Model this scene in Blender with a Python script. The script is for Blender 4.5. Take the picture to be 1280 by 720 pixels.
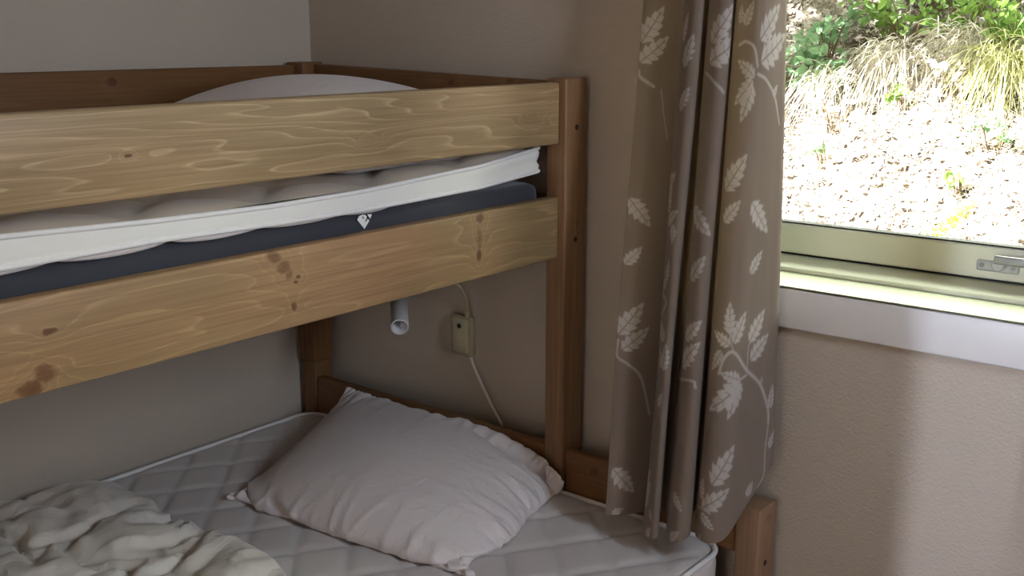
import bpy, bmesh, math, random
import numpy as np
from mathutils import Vector, Matrix, noise as mnoise

for _o in list(bpy.data.objects):
    bpy.data.objects.remove(_o)
S = bpy.context.scene
COL = S.collection
PI = math.pi
rnd = random.Random(7)

# ------------------------------------------------------------------ camera, sky, sun, daylight, exposure
cam_data = bpy.data.cameras.new('camera')
cam = bpy.data.objects.new('camera', cam_data)
COL.objects.link(cam)
cam_data.sensor_width = 36.0
cam_data.lens = 36.0 * 1343.0 / 1280.0
cam_data.clip_start = 0.02
cam.location = (2.155, -1.845, 1.5)
cam.rotation_euler = (math.radians(90 - 13.28), 0, math.radians(39.06))
S.camera = cam

S.view_settings.view_transform = 'Standard'
S.view_settings.look = 'None'
S.view_settings.gamma = 1.0
S.view_settings.use_curve_mapping = False
S.view_settings.exposure = 0.50
S.cycles.use_denoising = True
S.cycles.max_bounces = 10
S.cycles.diffuse_bounces = 6
S.cycles.transparent_max_bounces = 12
S.cycles.sample_clamp_indirect = 8.0
S.cycles.caustics_reflective = False
S.cycles.caustics_refractive = False

SKY = 0.7
SKY_LOBE = 16.0
DAY2 = 19.0
HALL = 320.0
SUN = 46.0
world = bpy.data.worlds.new('sky')
S.world = world
world.use_nodes = True
wn = world.node_tree.nodes
wn.clear()
w_out = wn.new('ShaderNodeOutputWorld')
w_bg = wn.new('ShaderNodeBackground')
w_bg.inputs['Color'].default_value = (0.95, 1.0, 0.84, 1)
# bright sky lobe added low beyond the bank (+Y) to light the room
w_tc = wn.new('ShaderNodeTexCoord')
w_dot = wn.new('ShaderNodeVectorMath')
w_dot.operation = 'DOT_PRODUCT'
w_dot.inputs[1].default_value = Vector((.10, .88, .46)).normalized()
world.node_tree.links.new(w_tc.outputs['Generated'], w_dot.inputs[0])
w_map = wn.new('ShaderNodeMapRange')
w_map.interpolation_type = 'SMOOTHSTEP'
w_map.inputs['From Min'].default_value = .70
w_map.inputs['From Max'].default_value = .97
w_map.inputs['To Min'].default_value = SKY
w_map.inputs['To Max'].default_value = SKY_LOBE
world.node_tree.links.new(w_dot.outputs['Value'], w_map.inputs['Value'])
world.node_tree.links.new(w_map.outputs[0], w_bg.inputs['Strength'])
world.node_tree.links.new(w_bg.outputs[0], w_out.inputs['Surface'])

sun_d = bpy.data.lights.new('sun', 'SUN')
sun_d.energy = SUN
sun_d.angle = math.radians(0.6)
sun_d.color = (1.0, 0.96, 0.90)
sun = bpy.data.objects.new('sun', sun_d)
COL.objects.link(sun)
sun.rotation_euler = Vector((0.45, 0.50, -0.80)).to_track_quat('-Z', 'Y').to_euler()


def portal(name, loc, rot, sx, sy):
    d = bpy.data.lights.new(name, 'AREA')
    d.shape = 'RECTANGLE'
    d.size, d.size_y = sx, sy
    d.cycles.is_portal = True
    o = bpy.data.objects.new(name, d)
    COL.objects.link(o)
    o.location = loc
    o.rotation_euler = rot
    return o


# room: X 0..2.8, Y -3.2..0, Z 0..2.4 ; window in the back wall and one in the right wall
RX, RY, RZ = 2.8, -3.2, 2.4
WT = 0.26
W1 = (1.055, 2.02, 1.045, 2.12)          # opening x0,x1,z0,z1 in the back wall
W2 = (-0.98, -0.52, 1.42, 2.20)        # opening y0,y1,z0,z1 in the right wall
DR = (1.9, 2.7, 0.0, 2.05)            # doorway x0,x1,z0,z1 in the front wall
portal('daylight_portal', ((W1[0] + W1[1]) / 2, WT + .02, (W1[2] + W1[3]) / 2), (-PI / 2, 0, 0), W1[1] - W1[0], W1[3] - W1[2])
d = bpy.data.lights.new('window_daylight', 'AREA')      # skylight entering by the second window, behind the viewer's right shoulder
d.shape = 'RECTANGLE'
d.size, d.size_y = W2[3] - W2[2] - .1, W2[1] - W2[0] - .1
d.energy = DAY2
d.color = (.74, .82, 1.0)
o = bpy.data.objects.new('window_daylight', d)
COL.objects.link(o)
o.location = (RX + WT - .02, (W2[0] + W2[1]) / 2, (W2[2] + W2[3]) / 2)
o.rotation_euler = (0, PI / 2, 0)
d = bpy.data.lights.new('added_hall_light', 'POINT')             # unseen light added beyond the doorway to edge and brighten the wall
d.energy = HALL
d.shadow_soft_size = .02
d.color = (.72, .80, 1.0)
o = bpy.data.objects.new('added_hall_light', d)
COL.objects.link(o)
o.location = (2.115, -5.3, 1.5)


# ------------------------------------------------------------------ helpers
def link(o, parent=None):
    COL.objects.link(o)
    if parent is not None:
        o.parent = parent
    return o


def world_origin(o):
    p = Vector(o.location)
    while o.parent is not None:
        o = o.parent
        p += o.location
    return p


def tag(o, label=None, cat=None, group=None, kind=None):
    if label:
        o['label'] = label
    if cat:
        o['category'] = cat
    if group:
        o['group'] = group
    if kind:
        o['kind'] = kind
    return o


def thing(name, loc, label, cat, group=None, kind=None):
    o = bpy.data.objects.new(name, None)
    o.empty_display_size = .05
    link(o)
    o.location = loc
    return tag(o, label, cat, group, kind)


def smooth(me, on=True):
    me.polygons.foreach_set('use_smooth', [on] * len(me.polygons))


def place_mesh(name, me, mat, parent, origin=None):
    """mesh in world coordinates -> object with its origin at the mesh's base centre"""
    n = len(me.vertices)
    co = np.empty(n * 3)
    me.vertices.foreach_get('co', co)
    co = co.reshape(-1, 3)
    if origin is None:
        lo, hi = co.min(0), co.max(0)
        origin = np.array([(lo[0] + hi[0]) / 2, (lo[1] + hi[1]) / 2, lo[2]])
    origin = np.array(origin, float)
    co = co - origin
    me.vertices.foreach_set('co', co.ravel())
    o = bpy.data.objects.new(name, me)
    link(o, parent)
    po = world_origin(parent) if parent is not None else Vector((0, 0, 0))
    o.location = Vector(origin) - po
    if mat is not None:
        for m in (mat if isinstance(mat, (list, tuple)) else [mat]):
            me.materials.append(m)
    me.update()
    return o


def bm_obj(name, bm, mat, parent=None, sm=False):
    bmesh.ops.recalc_face_normals(bm, faces=bm.faces[:])
    me = bpy.data.meshes.new(name)
    bm.to_mesh(me)
    bm.free()
    if sm:
        smooth(me)
    return place_mesh(name, me, mat, parent)


def np_obj(name, V, F, mat, parent=None, sm=True):
    me = bpy.data.meshes.new(name)
    me.from_pydata([tuple(v) for v in V], [], [tuple(f) for f in F])
    if sm:
        smooth(me)
    return place_mesh(name, me, mat, parent)


def bm_box(bm, lo, hi, bev=0.0, seg=2):
    lo, hi = Vector(lo), Vector(hi)
    r = bmesh.ops.create_cube(bm, size=1.0)
    vs = r['verts']
    for v in vs:
        v.co = Vector(((lo[i] + hi[i]) / 2 + v.co[i] * (hi[i] - lo[i]) for i in range(3)))
    if bev > 0:
        es = list({e for v in vs for e in v.link_edges})
        bmesh.ops.bevel(bm, geom=es, offset=bev, segments=seg, profile=.5, affect='EDGES')
    return bm


def box(name, lo, hi, mat, parent=None, bev=0.0, seg=2):
    bm = bmesh.new()
    bm_box(bm, lo, hi, bev, seg)
    o = bm_obj(name, bm, mat, parent)
    if bev > 0:
        soft(o)
    return o


def soft(o, ang=50):
    me = o.data
    smooth(me)
    me.set_sharp_from_angle(angle=math.radians(ang))


def tube_bm(bm, pts, rad, n=10, cap=True):
    pts = [Vector(p) for p in pts]
    rads = rad if isinstance(rad, (list, tuple)) else [rad] * len(pts)
    rings = []
    t0 = (pts[1] - pts[0]).normalized()
    up = Vector((0, 0, 1)) if abs(t0.z) < .9 else Vector((1, 0, 0))
    nrm = (up - t0 * up.dot(t0)).normalized()
    for i, p in enumerate(pts):
        t = (pts[min(i + 1, len(pts) - 1)] - pts[max(i - 1, 0)]).normalized()
        nrm = (nrm - t * nrm.dot(t)).normalized()
        b = t.cross(nrm)
        rings.append([bm.verts.new(p + (nrm * math.cos(a) + b * math.sin(a)) * rads[i]) for a in [2 * PI * k / n for k in range(n)]])
    for a, b in zip(rings, rings[1:]):
        for k in range(n):
            bm.faces.new((a[k], a[(k + 1) % n], b[(k + 1) % n], b[k]))
    if cap:
        bm.faces.new(rings[0][::-1])
        bm.faces.new(rings[-1])
    return bm


def tube(name, pts, rad, mat, parent=None, n=10):
    bm = bmesh.new()
    tube_bm(bm, pts, rad, n)
    o = bm_obj(name, bm, mat, parent)
    soft(o, 60)
    return o


def spline(ctrl, n):
    """Catmull-Rom through ctrl (k,d) -> (n,d)"""
    P = np.array(ctrl, float)
    P = np.vstack([2 * P[0] - P[1], P, 2 * P[-1] - P[-2]])
    k = len(P) - 3
    t = np.linspace(0, k - 1e-6, n)
    i = t.astype(int)
    u = (t - i)[:, None]
    a, b, c, d = P[i], P[i + 1], P[i + 2], P[i + 3]
    return .5 * (2 * b + (c - a) * u + (2 * a - 5 * b + 4 * c - d) * u ** 2 + (3 * b - 3 * c + d - a) * u ** 3)


# ------------------------------------------------------------------ node helpers
class NT:
    def __init__(self, name, rough=.6, spec=.3):
        self.m = bpy.data.materials.new(name)
        self.m.use_nodes = True
        self.t = self.m.node_tree
        self.n = self.t.nodes
        self.l = self.t.links
        self.b = self.n['Principled BSDF']
        self.out = self.n['Material Output']
        self.b.inputs['Roughness'].default_value = rough
        self.b.inputs['Specular IOR Level'].default_value = spec
        self._tc = None

    def node(self, typ, **kw):
        x = self.n.new(typ)
        for k, v in kw.items():
            setattr(x, k, v)
        return x

    def put(self, x, key, val):
        if isinstance(val, bpy.types.NodeSocket):
            self.l.new(val, x.inputs[key])
        else:
            x.inputs[key].default_value = val

    def obj(self):
        if self._tc is None:
            self._tc = self.node('ShaderNodeTexCoord')
        return self._tc.outputs['Object']

    def math(self, op, a, b=0.0, c=0.0):
        x = self.node('ShaderNodeMath', operation=op)
        self.put(x, 0, a)
        self.put(x, 1, b)
        self.put(x, 2, c)
        return x.outputs[0]

    def vmath(self, op, a, b=(0, 0, 0)):
        x = self.node('ShaderNodeVectorMath', operation=op)
        self.put(x, 0, a)
        if op == 'SCALE':
            x.inputs['Scale'].default_value = b
        else:
            self.put(x, 1, b)
        return x.outputs['Value'] if op in ('LENGTH', 'DOT_PRODUCT', 'DISTANCE') else x.outputs[0]

    def noise(self, vec, scale, detail=2.0, rough=.5, dist=0.0, color=False):
        x = self.node('ShaderNodeTexNoise')
        self.put(x, 'Vector', vec)
        x.inputs['Scale'].default_value = scale
        x.inputs['Detail'].default_value = detail
        x.inputs['Roughness'].default_value = rough
        x.inputs['Distortion'].default_value = dist
        return x.outputs['Color' if color else 'Fac']

    def ramp(self, fac, stops, interp='LINEAR'):
        x = self.node('ShaderNodeValToRGB')
        x.color_ramp.interpolation = interp
        e = x.color_ramp.elements
        while len(e) < len(stops):
            e.new(.5)
        for i, (p, c) in enumerate(stops):
            e[i].position = p
            e[i].color = c if len(c) == 4 else (*c, 1)
        self.put(x, 0, fac)
        return x.outputs[0]

    def mix(self, fac, a, b, mode='MIX'):
        x = self.node('ShaderNodeMix', data_type='RGBA', blend_type=mode)
        self.put(x, 0, fac)
        for k, v in ((6, a), (7, b)):
            if isinstance(v, tuple) and len(v) == 3:
                v = (*v, 1)
            self.put(x, k, v)
        return x.outputs[2]

    def bump(self, h, strength=.3, dist=.002, prev=None):
        x = self.node('ShaderNodeBump')
        x.inputs['Strength'].default_value = strength
        x.inputs['Distance'].default_value = dist
        self.put(x, 'Height', h)
        if prev is not None:
            self.put(x, 'Normal', prev)
        return x.outputs[0]

    def base(self, c):
        if isinstance(c, tuple) and len(c) == 3:
            c = (*c, 1)
        self.put(self.b, 'Base Color', c)

    def normal(self, nsock):
        self.l.new(nsock, self.b.inputs['Normal'])


def plain(name, col, rough=.5, spec=.4, metal=0.0, mottling=.04, scale=30):
    t = NT(name, rough, spec)
    n = t.noise(t.obj(), scale, 3)
    d = tuple(c * (1 - mottling) for c in col)
    u = tuple(min(1, c * (1 + mottling)) for c in col)
    t.base(t.mix(n, d, u))
    t.b.inputs['Metallic'].default_value = metal
    return t.m


def wood(name, axis, origin, knots=(), base=(.36, .235, .115), dark=(.22, .13, .06), light=(.50, .36, .19), olive=(.27, .215, .10),
         seed=0.0, rings=7.0, face=(1, 2), rough=.42, slope=1.0):
    """Stained pine: fine fibre along `axis`, contour-like growth rings that flow round the knots."""
    t = NT(name, rough, .35)
    P = t.obj()
    sc = [12.0, 12.0, 12.0]
    sc[axis] = 0.9
    sc2 = [230.0, 230.0, 230.0]
    sc2[axis] = 5.0
    sc3 = [3.6, 3.6, 3.6]
    sc3[axis] = 1.3
    Pm = t.vmath('ADD', t.vmath('MULTIPLY', P, tuple(sc)), (seed, seed * 1.7, seed * .6))
    field = t.noise(Pm, 1.0, 2.0, .45, .25)
    wob = t.noise(t.vmath('MULTIPLY', P, tuple(26.0 if i != axis else 6.0 for i in range(3))), 1.0, 2.0)
    field = t.math('ADD', field, t.math('MULTIPLY', wob, .05))
    sep = t.node('ShaderNodeSeparateXYZ')
    t.put(sep, 0, P)
    ac0 = [i for i in range(3) if i != axis and i in face]
    for i in ac0:
        field = t.math('ADD', field, t.math('MULTIPLY', sep.outputs[i], slope))
    kmask = None
    for (ka, kb, ra, rb, st) in knots:          # position along the board, across it, radii
        c = [0.0, 0.0, 0.0]
        c[axis] = ka - origin[axis]
        ac = [i for i in range(3) if i != axis and i in face][0]
        c[ac] = kb - origin[ac]
        s = [0.0, 0.0, 0.0]
        s[axis] = 1 / ra
        s[ac] = 1 / rb
        dv = t.vmath('MULTIPLY', t.vmath('SUBTRACT', P, tuple(c)), tuple(s))
        jit = t.vmath('SCALE', t.vmath('SUBTRACT', t.noise(P, 60, 2, color=True), (.5, .5, .5)), 1.1)
        d = t.vmath('LENGTH', t.vmath('ADD', dv, jit))
        infl = t.math('DIVIDE', 1.0, t.math('ADD', 1.0, t.math('MULTIPLY', d, d)))
        field = t.math('ADD', field, t.math('MULTIPLY', infl, .22))
        m = t.ramp(d, [(0.0, (st, st, st)), (.62, (st * .85,) * 3), (.95, (.0, 0, 0))])
        kmask = m if kmask is None else t.math('MAXIMUM', kmask, m)
    fr = t.math('FRACT', t.math('MULTIPLY', field, rings))
    ring = t.ramp(fr, [(0.0, (.28,) * 3), (.5, (.34,) * 3), (.80, (.45,) * 3), (.93, (1.0,) * 3), (1.0, (.28,) * 3)])
    fib = t.noise(t.vmath('MULTIPLY', P, tuple(sc2)), 1.0, 2.0)
    blot = t.noise(t.vmath('ADD', t.vmath('MULTIPLY', P, tuple(sc3)), (seed * 2.3, 0, seed)), 1.0, 3.0, .55)
    c1 = t.mix(t.ramp(blot, [(.38, (0, 0, 0)), (.60, (1, 1, 1))]), olive, base)
    c2 = t.mix(t.math('MULTIPLY', t.ramp(ring, [(.3, (0, 0, 0)), (1, (1, 1, 1))]), .55), c1, light)
    c3 = t.mix(t.math('MULTIPLY', t.ramp(fib, [(.35, (1, 1, 1)), (.62, (0, 0, 0))]), .5), c2, dark)
    if kmask is not None:
        kc = t.mix(t.noise(P, 90, 2), (.045, .016, .008), (.16, .055, .022))
        c3 = t.mix(kmask, c3, kc)
    t.base(c3)
    t.normal(t.bump(t.math('ADD', t.math('MULTIPLY', ring, .5), fib), .16, .0007))
    return t.m


# ------------------------------------------------------------------ materials
def wallpaper():
    t = NT('wallpaper', .75, .2)
    P = t.obj()
    n = t.noise(P, 2.0, 2)
    t.base(t.mix(n, (.50, .430, .350), (.54, .465, .385)))
    k2 = t.node('ShaderNodeTexVoronoi')
    k2.feature = 'SMOOTH_F1'
    wob = t.vmath('SCALE', t.vmath('SUBTRACT', t.noise(P, 60, 1, color=True), (.5, .5, .5)), 1.6)
    t.put(k2, 'Vector', t.vmath('ADD', t.vmath('MULTIPLY', P, (185, 185, 230)), wob))
    k2.inputs['Scale'].default_value = 1.0
    h = t.math('ADD', t.math('MULTIPLY', k2.outputs['Distance'], -1.0), t.math('MULTIPLY', t.noise(P, 300, 2), .5))
    t.normal(t.bump(h, .42, .0026))
    return t.m


M_wall = wallpaper()
M_paint = plain('white_paint', (.80, .77, .75), .38, .4, 0, .02)
M_frame = plain('cream_lacquer', (.78, .78, .60), .30, .45, 0, .015)
M_sill = plain('cream_sill_toned_for_glare', (.55, .58, .38), .32, .45, 0, .015)  # cream darkened against window glare, green leaf light put into the colour
M_ceil = plain('ceiling_paint', (.60, .55, .48), .8, .2, 0, .02, 4)
M_floor = wood('floor_wood', 1, (1.5, -1.6, 0), base=(.17, .11, .065), olive=(.15, .10, .06), light=(.22, .15, .09), dark=(.10, .06, .035), face=(0,))
M_wall_dark = plain('dark_unseen_wall', (.30, .235, .17), .6, .3, 0, .05, 5)  # unseen walls kept dark to cut the light bounced into the room
M_black = plain('black_rubber', (.012, .012, .013), .6, .3)
M_hole = plain('black_plug', (.01, .009, .008), .5, .3)
M_metal = plain('satin_metal', (.42, .42, .42), .38, .5, .7)
M_plastic_w = plain('white_plastic', (.74, .73, .74), .35, .45, 0, .01)
M_screw = plain('screw_steel', (.30, .29, .27), .35, .5, .9)


def glass():
    t = NT('window_glass')
    tr = t.node('ShaderNodeBsdfTransparent')
    tr.inputs['Color'].default_value = (.97, .985, .975, 1)
    gl = t.node('ShaderNodeBsdfGlossy')
    gl.inputs['Roughness'].default_value = .02
    fr = t.node('ShaderNodeFresnel')
    fr.inputs['IOR'].default_value = 1.3
    mx = t.node('ShaderNodeMixShader')
    t.l.new(fr.outputs[0], mx.inputs[0])
    t.l.new(tr.outputs[0], mx.inputs[1])
    t.l.new(gl.outputs[0], mx.inputs[2])
    t.l.new(mx.outputs[0], t.out.inputs['Surface'])
    return t.m


M_glass = glass()


def fabric(name, c0, c1, weave=900.0, bump=.12, rough=.85, sheen=.2, crease=0.0, crease_scale=22, trans=0.0):
    t = NT(name, rough, .15)
    P = t.obj()
    n = t.noise(P, 7, 3)
    t.base(t.mix(n, c0, c1))
    t.b.inputs['Sheen Weight'].default_value = sheen
    w = t.noise(P, weave, 1)
    b = t.bump(w, bump, .0006)
    if crease > 0:
        q = t.noise(t.vmath('ADD', P, t.vmath('SCALE', t.noise(P, 9, 2, color=True), .12)), crease_scale, 4, .55, .6)
        b = t.bump(q, crease, .006, b)
    t.normal(b)
    return t.m


M_sheet = fabric('pillow_cotton', (.72, .66, .65), (.78, .72, .71), 700, .10, .85, .15, .6, 30)
M_duvet = fabric('duvet_cotton', (.74, .69, .62), (.80, .75, .68), 700, .12, .85, .15, .8, 30)
M_quilt = fabric('mattress_ticking', (.60, .555, .535), (.66, .615, .595), 420, .22, .9, .2)
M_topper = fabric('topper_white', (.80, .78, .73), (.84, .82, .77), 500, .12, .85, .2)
M_topper_top = fabric('topper_quilted_top_shaded', (.48, .405, .325), (.54, .46, .375), 420, .25, .9, .2, .3, 10)  # white topper browned here: the guard rail's shade is in the colour
M_navy = fabric('navy_cover', (.033, .035, .046), (.042, .045, .058), 600, .25, .8, .3, .2, 14)
M_pipe = fabric('white_piping', (.80, .78, .76), (.84, .82, .80), 800, .1)
M_print = plain('white_print', (.82, .81, .78), .6, .3, 0, .01)

# ------------------------------------------------------------------ the setting


def wall_grid(name, us, vs, hole, fn, mat, thick, label):
    """a wall as one slab with rectangular openings; fn(u, v, d) -> xyz, d = depth into the wall"""
    bm = bmesh.new()
    nu, nv = len(us), len(vs)
    A = [[[bm.verts.new(fn(u, v, d)) for v in vs] for u in us] for d in (0, thick)]
    solid = {(i, j): not hole(.5 * (us[i] + us[i + 1]), .5 * (vs[j] + vs[j + 1])) for i in range(nu - 1) for j in range(nv - 1)}
    for (i, j), s in solid.items():
        if not s:
            continue
        for k in (0, 1):
            bm.faces.new((A[k][i][j], A[k][i + 1][j], A[k][i + 1][j + 1], A[k][i][j + 1]))
        for (di, dj, e) in ((-1, 0, ((i, j), (i, j + 1))), (1, 0, ((i + 1, j), (i + 1, j + 1))), (0, -1, ((i, j), (i + 1, j))), (0, 1, ((i, j + 1), (i + 1, j + 1)))):
            if not solid.get((i + di, j + dj), False):
                (a, b), (c, d) = e
                bm.faces.new((A[0][a][b], A[0][c][d], A[1][c][d], A[1][a][b]))
    for v in [v for v in bm.verts if not v.link_faces]:
        bm.verts.remove(v)
    o = bm_obj(name, bm, mat)
    return tag(o, label, 'wall', kind='structure')


zs = [0, RZ]
wall_grid('wall_left', [RY - .1, WT], zs, lambda u, v: False, lambda u, v, d: (-d, u, v), M_wall, .2,
          'beige textured wall along the long side of the bunk bed')
wall_grid('wall_back', [0, W1[0], W1[1], RX + WT], [0, W1[2], W1[3], RZ],
          lambda u, v: W1[0] < u < W1[1] and W1[2] < v < W1[3], lambda u, v, d: (u, d, v), M_wall, WT,
          'beige textured wall with the window in it')
wall_grid('wall_right', [RY - .1, W2[0], W2[1], 0], [0, W2[2], W2[3], RZ],
          lambda u, v: W2[0] < u < W2[1] and W2[2] < v < W2[3], lambda u, v, d: (RX + d, u, v), M_wall_dark, WT,
          'dark brown unseen wall behind the viewer to the right')
wall_grid('wall_front', [0, DR[0], DR[1], RX], [0, DR[3], RZ],
          lambda u, v: DR[0] < u < DR[1] and v < DR[3], lambda u, v, d: (u, RY - d, v), M_wall_dark, .1,
          'dark brown unseen wall with the doorway behind the viewer')
tag(box('floor', (-.2, -5.6, -.1), (RX + WT, WT, 0), M_floor), 'brown wooden floor of the room', 'floor', kind='structure')
tag(box('ceiling', (-.2, -5.6, RZ), (RX + WT + .3, WT + .05, RZ + .12), M_ceil), 'white ceiling of the room', 'ceiling', kind='structure')
# hall behind the doorway
tag(box('wall_hall_left', (1.2, -5.6, 0), (1.3, RY - .1, RZ), M_wall), 'plain wall of the hall beyond the doorway, left', 'wall', kind='structure')
tag(box('wall_hall_right', (RX, -5.6, 0), (RX + WT, RY - .1, RZ), M_wall), 'plain wall of the hall beyond the doorway, right', 'wall', kind='structure')
tag(box('wall_hall_end', (1.3, -5.6, 0), (RX, -5.5, RZ), M_wall), 'plain wall at the end of the hall', 'wall', kind='structure')

# window 1: deep reveal, fixed frame, opening sash, glass
win = thing('window_1', (1.5, .2, W1[2]), 'cream window with tilting sash and grey handle behind the left curtain', 'window', kind='structure')
x0, x1, z0, z1 = W1
SY = 0.210                                  # room-side face of the sash
SZ0, SZ1 = 1.0605, 1.1215                   # sash bottom rail (z)


def frame_ring(name, X0, X1, Z0, Z1, wl, wr, wb, wt, ya, yb, mat, parent, bev=.003):
    bm = bmesh.new()
    us, vs = [X0, X0 + wl, X1 - wr, X1], [Z0, Z0 + wb, Z1 - wt, Z1]
    A = [[[bm.verts.new((u, y, v)) for v in vs] for u in us] for y in (ya, yb)]
    for i in range(3):
        for j in range(3):
            if i == 1 and j == 1:
                continue
            for k in (0, 1):
                bm.faces.new((A[k][i][j], A[k][i + 1][j], A[k][i + 1][j + 1], A[k][i][j + 1]))
    for k in range(3):
        for (p, q) in (((k, 0), (k + 1, 0)), ((k, 3), (k + 1, 3)), ((0, k), (0, k + 1)), ((3, k), (3, k + 1))):
            bm.faces.new((A[0][p[0]][p[1]], A[0][q[0]][q[1]], A[1][q[0]][q[1]], A[1][p[0]][p[1]]))
    for (p, q) in (((1, 1), (2, 1)), ((1, 2), (2, 2)), ((1, 1), (1, 2)), ((2, 1), (2, 2))):
        bm.faces.new((A[0][p[0]][p[1]], A[0][q[0]][q[1]], A[1][q[0]][q[1]], A[1][p[0]][p[1]]))
    o = bm_obj(name, bm, mat, parent)
    md = o.modifiers.new('bevel', 'BEVEL')
    md.width, md.segments, md.limit_method = bev, 2, 'ANGLE'
    return o


SZ = 1.045
frame_ring('frame', x0, x1, z0, z1, .035, .035, .010, .035, .102, .25, M_frame, win)
frame_ring('sash', x0 + .04, x1 - .04, SZ0, z1 - .04, .062, .062, SZ1 - SZ0, .062, SY, SY + .05, M_frame, win, .004)
frame_ring('gasket', x0 + .100, x1 - .100, SZ1 - .002, z1 - .100, .005, .005, .005, .005, SY + .004, SY + .03, M_black, win, .0008)
box('gap_seal', (x0 + .036, SY + .012, z0 + .0102), (x1 - .036, SY + .04, SZ0 - .0005), M_black, win)
box('glass_pane', (x0 + .101, SY + .018, SZ1 - .001), (x1 - .101, SY + .022, z1 - .101), M_glass, win)
hx = 1.637
hnd = box('handle_plate', (hx - .040, SY - .004, 1.076), (hx + .034, SY + .0002, 1.096), plain('grey_plastic', (.50, .51, .45), .4), win, .0035, 3)
bm = bmesh.new()
tube_bm(bm, [(hx, SY - .004, 1.091), (hx, SY - .014, 1.091)], .0125, 20)
tube_bm(bm, [(hx, SY - .013, 1.091), (hx, SY - .017, 1.091)], [.0125, .0095], 20)
soft(bm_obj('handle_hub', bm, plain('grey_hub', (.52, .52, .47), .4), hnd))
box('handle_lever', (hx - .006, SY - .024, 1.094), (hx + .120, SY - .0135, 1.110), M_metal, hnd, .003, 3)
for sx in (-.031, .024):
    bm = bmesh.new()
    tube_bm(bm, [(hx + sx, SY - .006, 1.0865), (hx + sx, SY - .003, 1.0865)], .0042, 14)
    soft(bm_obj('screw', bm, M_screw, hnd))

# sill board and apron
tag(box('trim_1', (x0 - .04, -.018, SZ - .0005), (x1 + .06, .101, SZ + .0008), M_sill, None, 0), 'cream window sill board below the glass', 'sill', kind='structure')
apr = box('trim_2', (x0 - .045, -.016, .965), (x1 + .08, -.0003, 1.040), M_paint, None, .003)
tag(apr, 'white painted apron board under the window sill', 'trim', kind='structure')
for nm, lo, hi in (('trim_3', (x0 - .045, -.016, 1.041), (x0, -.0003, z1 + .08)), ('trim_4', (x1, -.016, 1.041), (x1 + .08, -.0003, z1 + .08)),
                   ('trim_5', (x0 + .0005, -.016, z1), (x1 - .0005, -.0003, z1 + .08))):
    tag(box(nm, lo, hi, M_paint, None, .003), 'white casing board around the window opening', 'trim', kind='structure')

# window 2 in the right wall (daylight from behind the viewer)
win2 = thing('window_2', (RX + .13, -.72, W2[2]), 'second window in the wall behind the viewer', 'window', kind='structure')
bm = bmesh.new()
for lo, hi in (((RX + .1, W2[0], W2[2]), (RX + .16, W2[0] + .06, W2[3])), ((RX + .1, W2[1] - .06, W2[2]), (RX + .16, W2[1], W2[3])),
               ((RX + .1, W2[0] + .06, W2[2]), (RX + .16, W2[1] - .06, W2[2] + .06)), ((RX + .1, W2[0] + .06, W2[3] - .06), (RX + .16, W2[1] - .06, W2[3]))):
    bm_box(bm, lo, hi)
bm_obj('frame', bm, M_frame, win2)
box('glass_pane', (RX + .128, W2[0] + .05, W2[2] + .05), (RX + .132, W2[1] - .05, W2[3] - .05), M_glass, win2)

# ------------------------------------------------------------------ bunk bed
bed = thing('bunk_bed', (.68, -1.12, 0), 'brown stained pine bunk bed in the corner, narrow above and wide below', 'bunk bed')
GZ0, GZ1 = 1.285, 1.407         # guard rail
LZ0, LZ1 = 1.050, 1.177         # upper side rail
YP, YF = -.095, -2.135          # post faces at head and foot
XO = .858                       # outer face of the upper rails


def board(name, lo, hi, axis, parent, knots=(), bev=.004, seg=3, **kw):
    o_ = ((lo[0] + hi[0]) / 2, (lo[1] + hi[1]) / 2, lo[2])
    th = min(range(3), key=lambda i: hi[i] - lo[i])
    face = tuple(i for i in range(3) if i != th)
    m = wood('pine', axis, o_, knots, face=face, **kw)
    return box(name, lo, hi, m, parent, bev, seg)


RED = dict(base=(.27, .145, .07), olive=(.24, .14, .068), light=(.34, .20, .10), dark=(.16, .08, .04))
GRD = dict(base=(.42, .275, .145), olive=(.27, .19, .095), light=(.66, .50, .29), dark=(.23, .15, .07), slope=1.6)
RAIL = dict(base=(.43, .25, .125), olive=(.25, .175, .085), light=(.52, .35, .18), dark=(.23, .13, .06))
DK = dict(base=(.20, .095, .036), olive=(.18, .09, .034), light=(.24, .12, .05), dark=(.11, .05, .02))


def plug(post, p, axis='x'):
    bm = bmesh.new()
    if axis == 'x':
        tube_bm(bm, [(p[0] - .004, p[1], p[2]), (p[0] + .0006, p[1], p[2])], .0058, 18)
    o = bm_obj('bolt_hole', bm, M_hole, post)
    return o


# posts (head end, then foot end)
pf = board('post', (.825, YP, 0), (.874, YP + .072, 1.4155), 2, bed, [(1.12, -.05, .01, .006, .5)], seed=1.3, rings=4, **RED)
plug(pf, (.874, -.058, 1.317))
plug(pf, (.874, -.058, 1.086))
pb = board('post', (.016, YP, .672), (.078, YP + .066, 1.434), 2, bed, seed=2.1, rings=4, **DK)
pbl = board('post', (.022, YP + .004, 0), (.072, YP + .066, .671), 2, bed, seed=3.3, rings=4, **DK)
pl = board('post', (1.288, YP, 0), (1.338, YP + .072, .624), 2, bed, [(.598, -.055, .012, .02, .35)], seed=5.2, rings=4,
           base=(.30, .175, .105), olive=(.28, .17, .10), light=(.38, .24, .15), dark=(.2, .11, .065))
plug(pl, (1.338, -.062, .506))
board('post', (.825, YF - .072, 0), (.874, YF, 1.4155), 2, bed, seed=6.3, rings=4, **RED)
board('post', (.016, YF - .066, 0), (.078, YF, 1.434), 2, bed, seed=7.1, rings=4, **DK)
board('post', (1.288, YF - .072, 0), (1.338, YF, .624), 2, bed, seed=8.1, rings=4, **RED)
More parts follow.
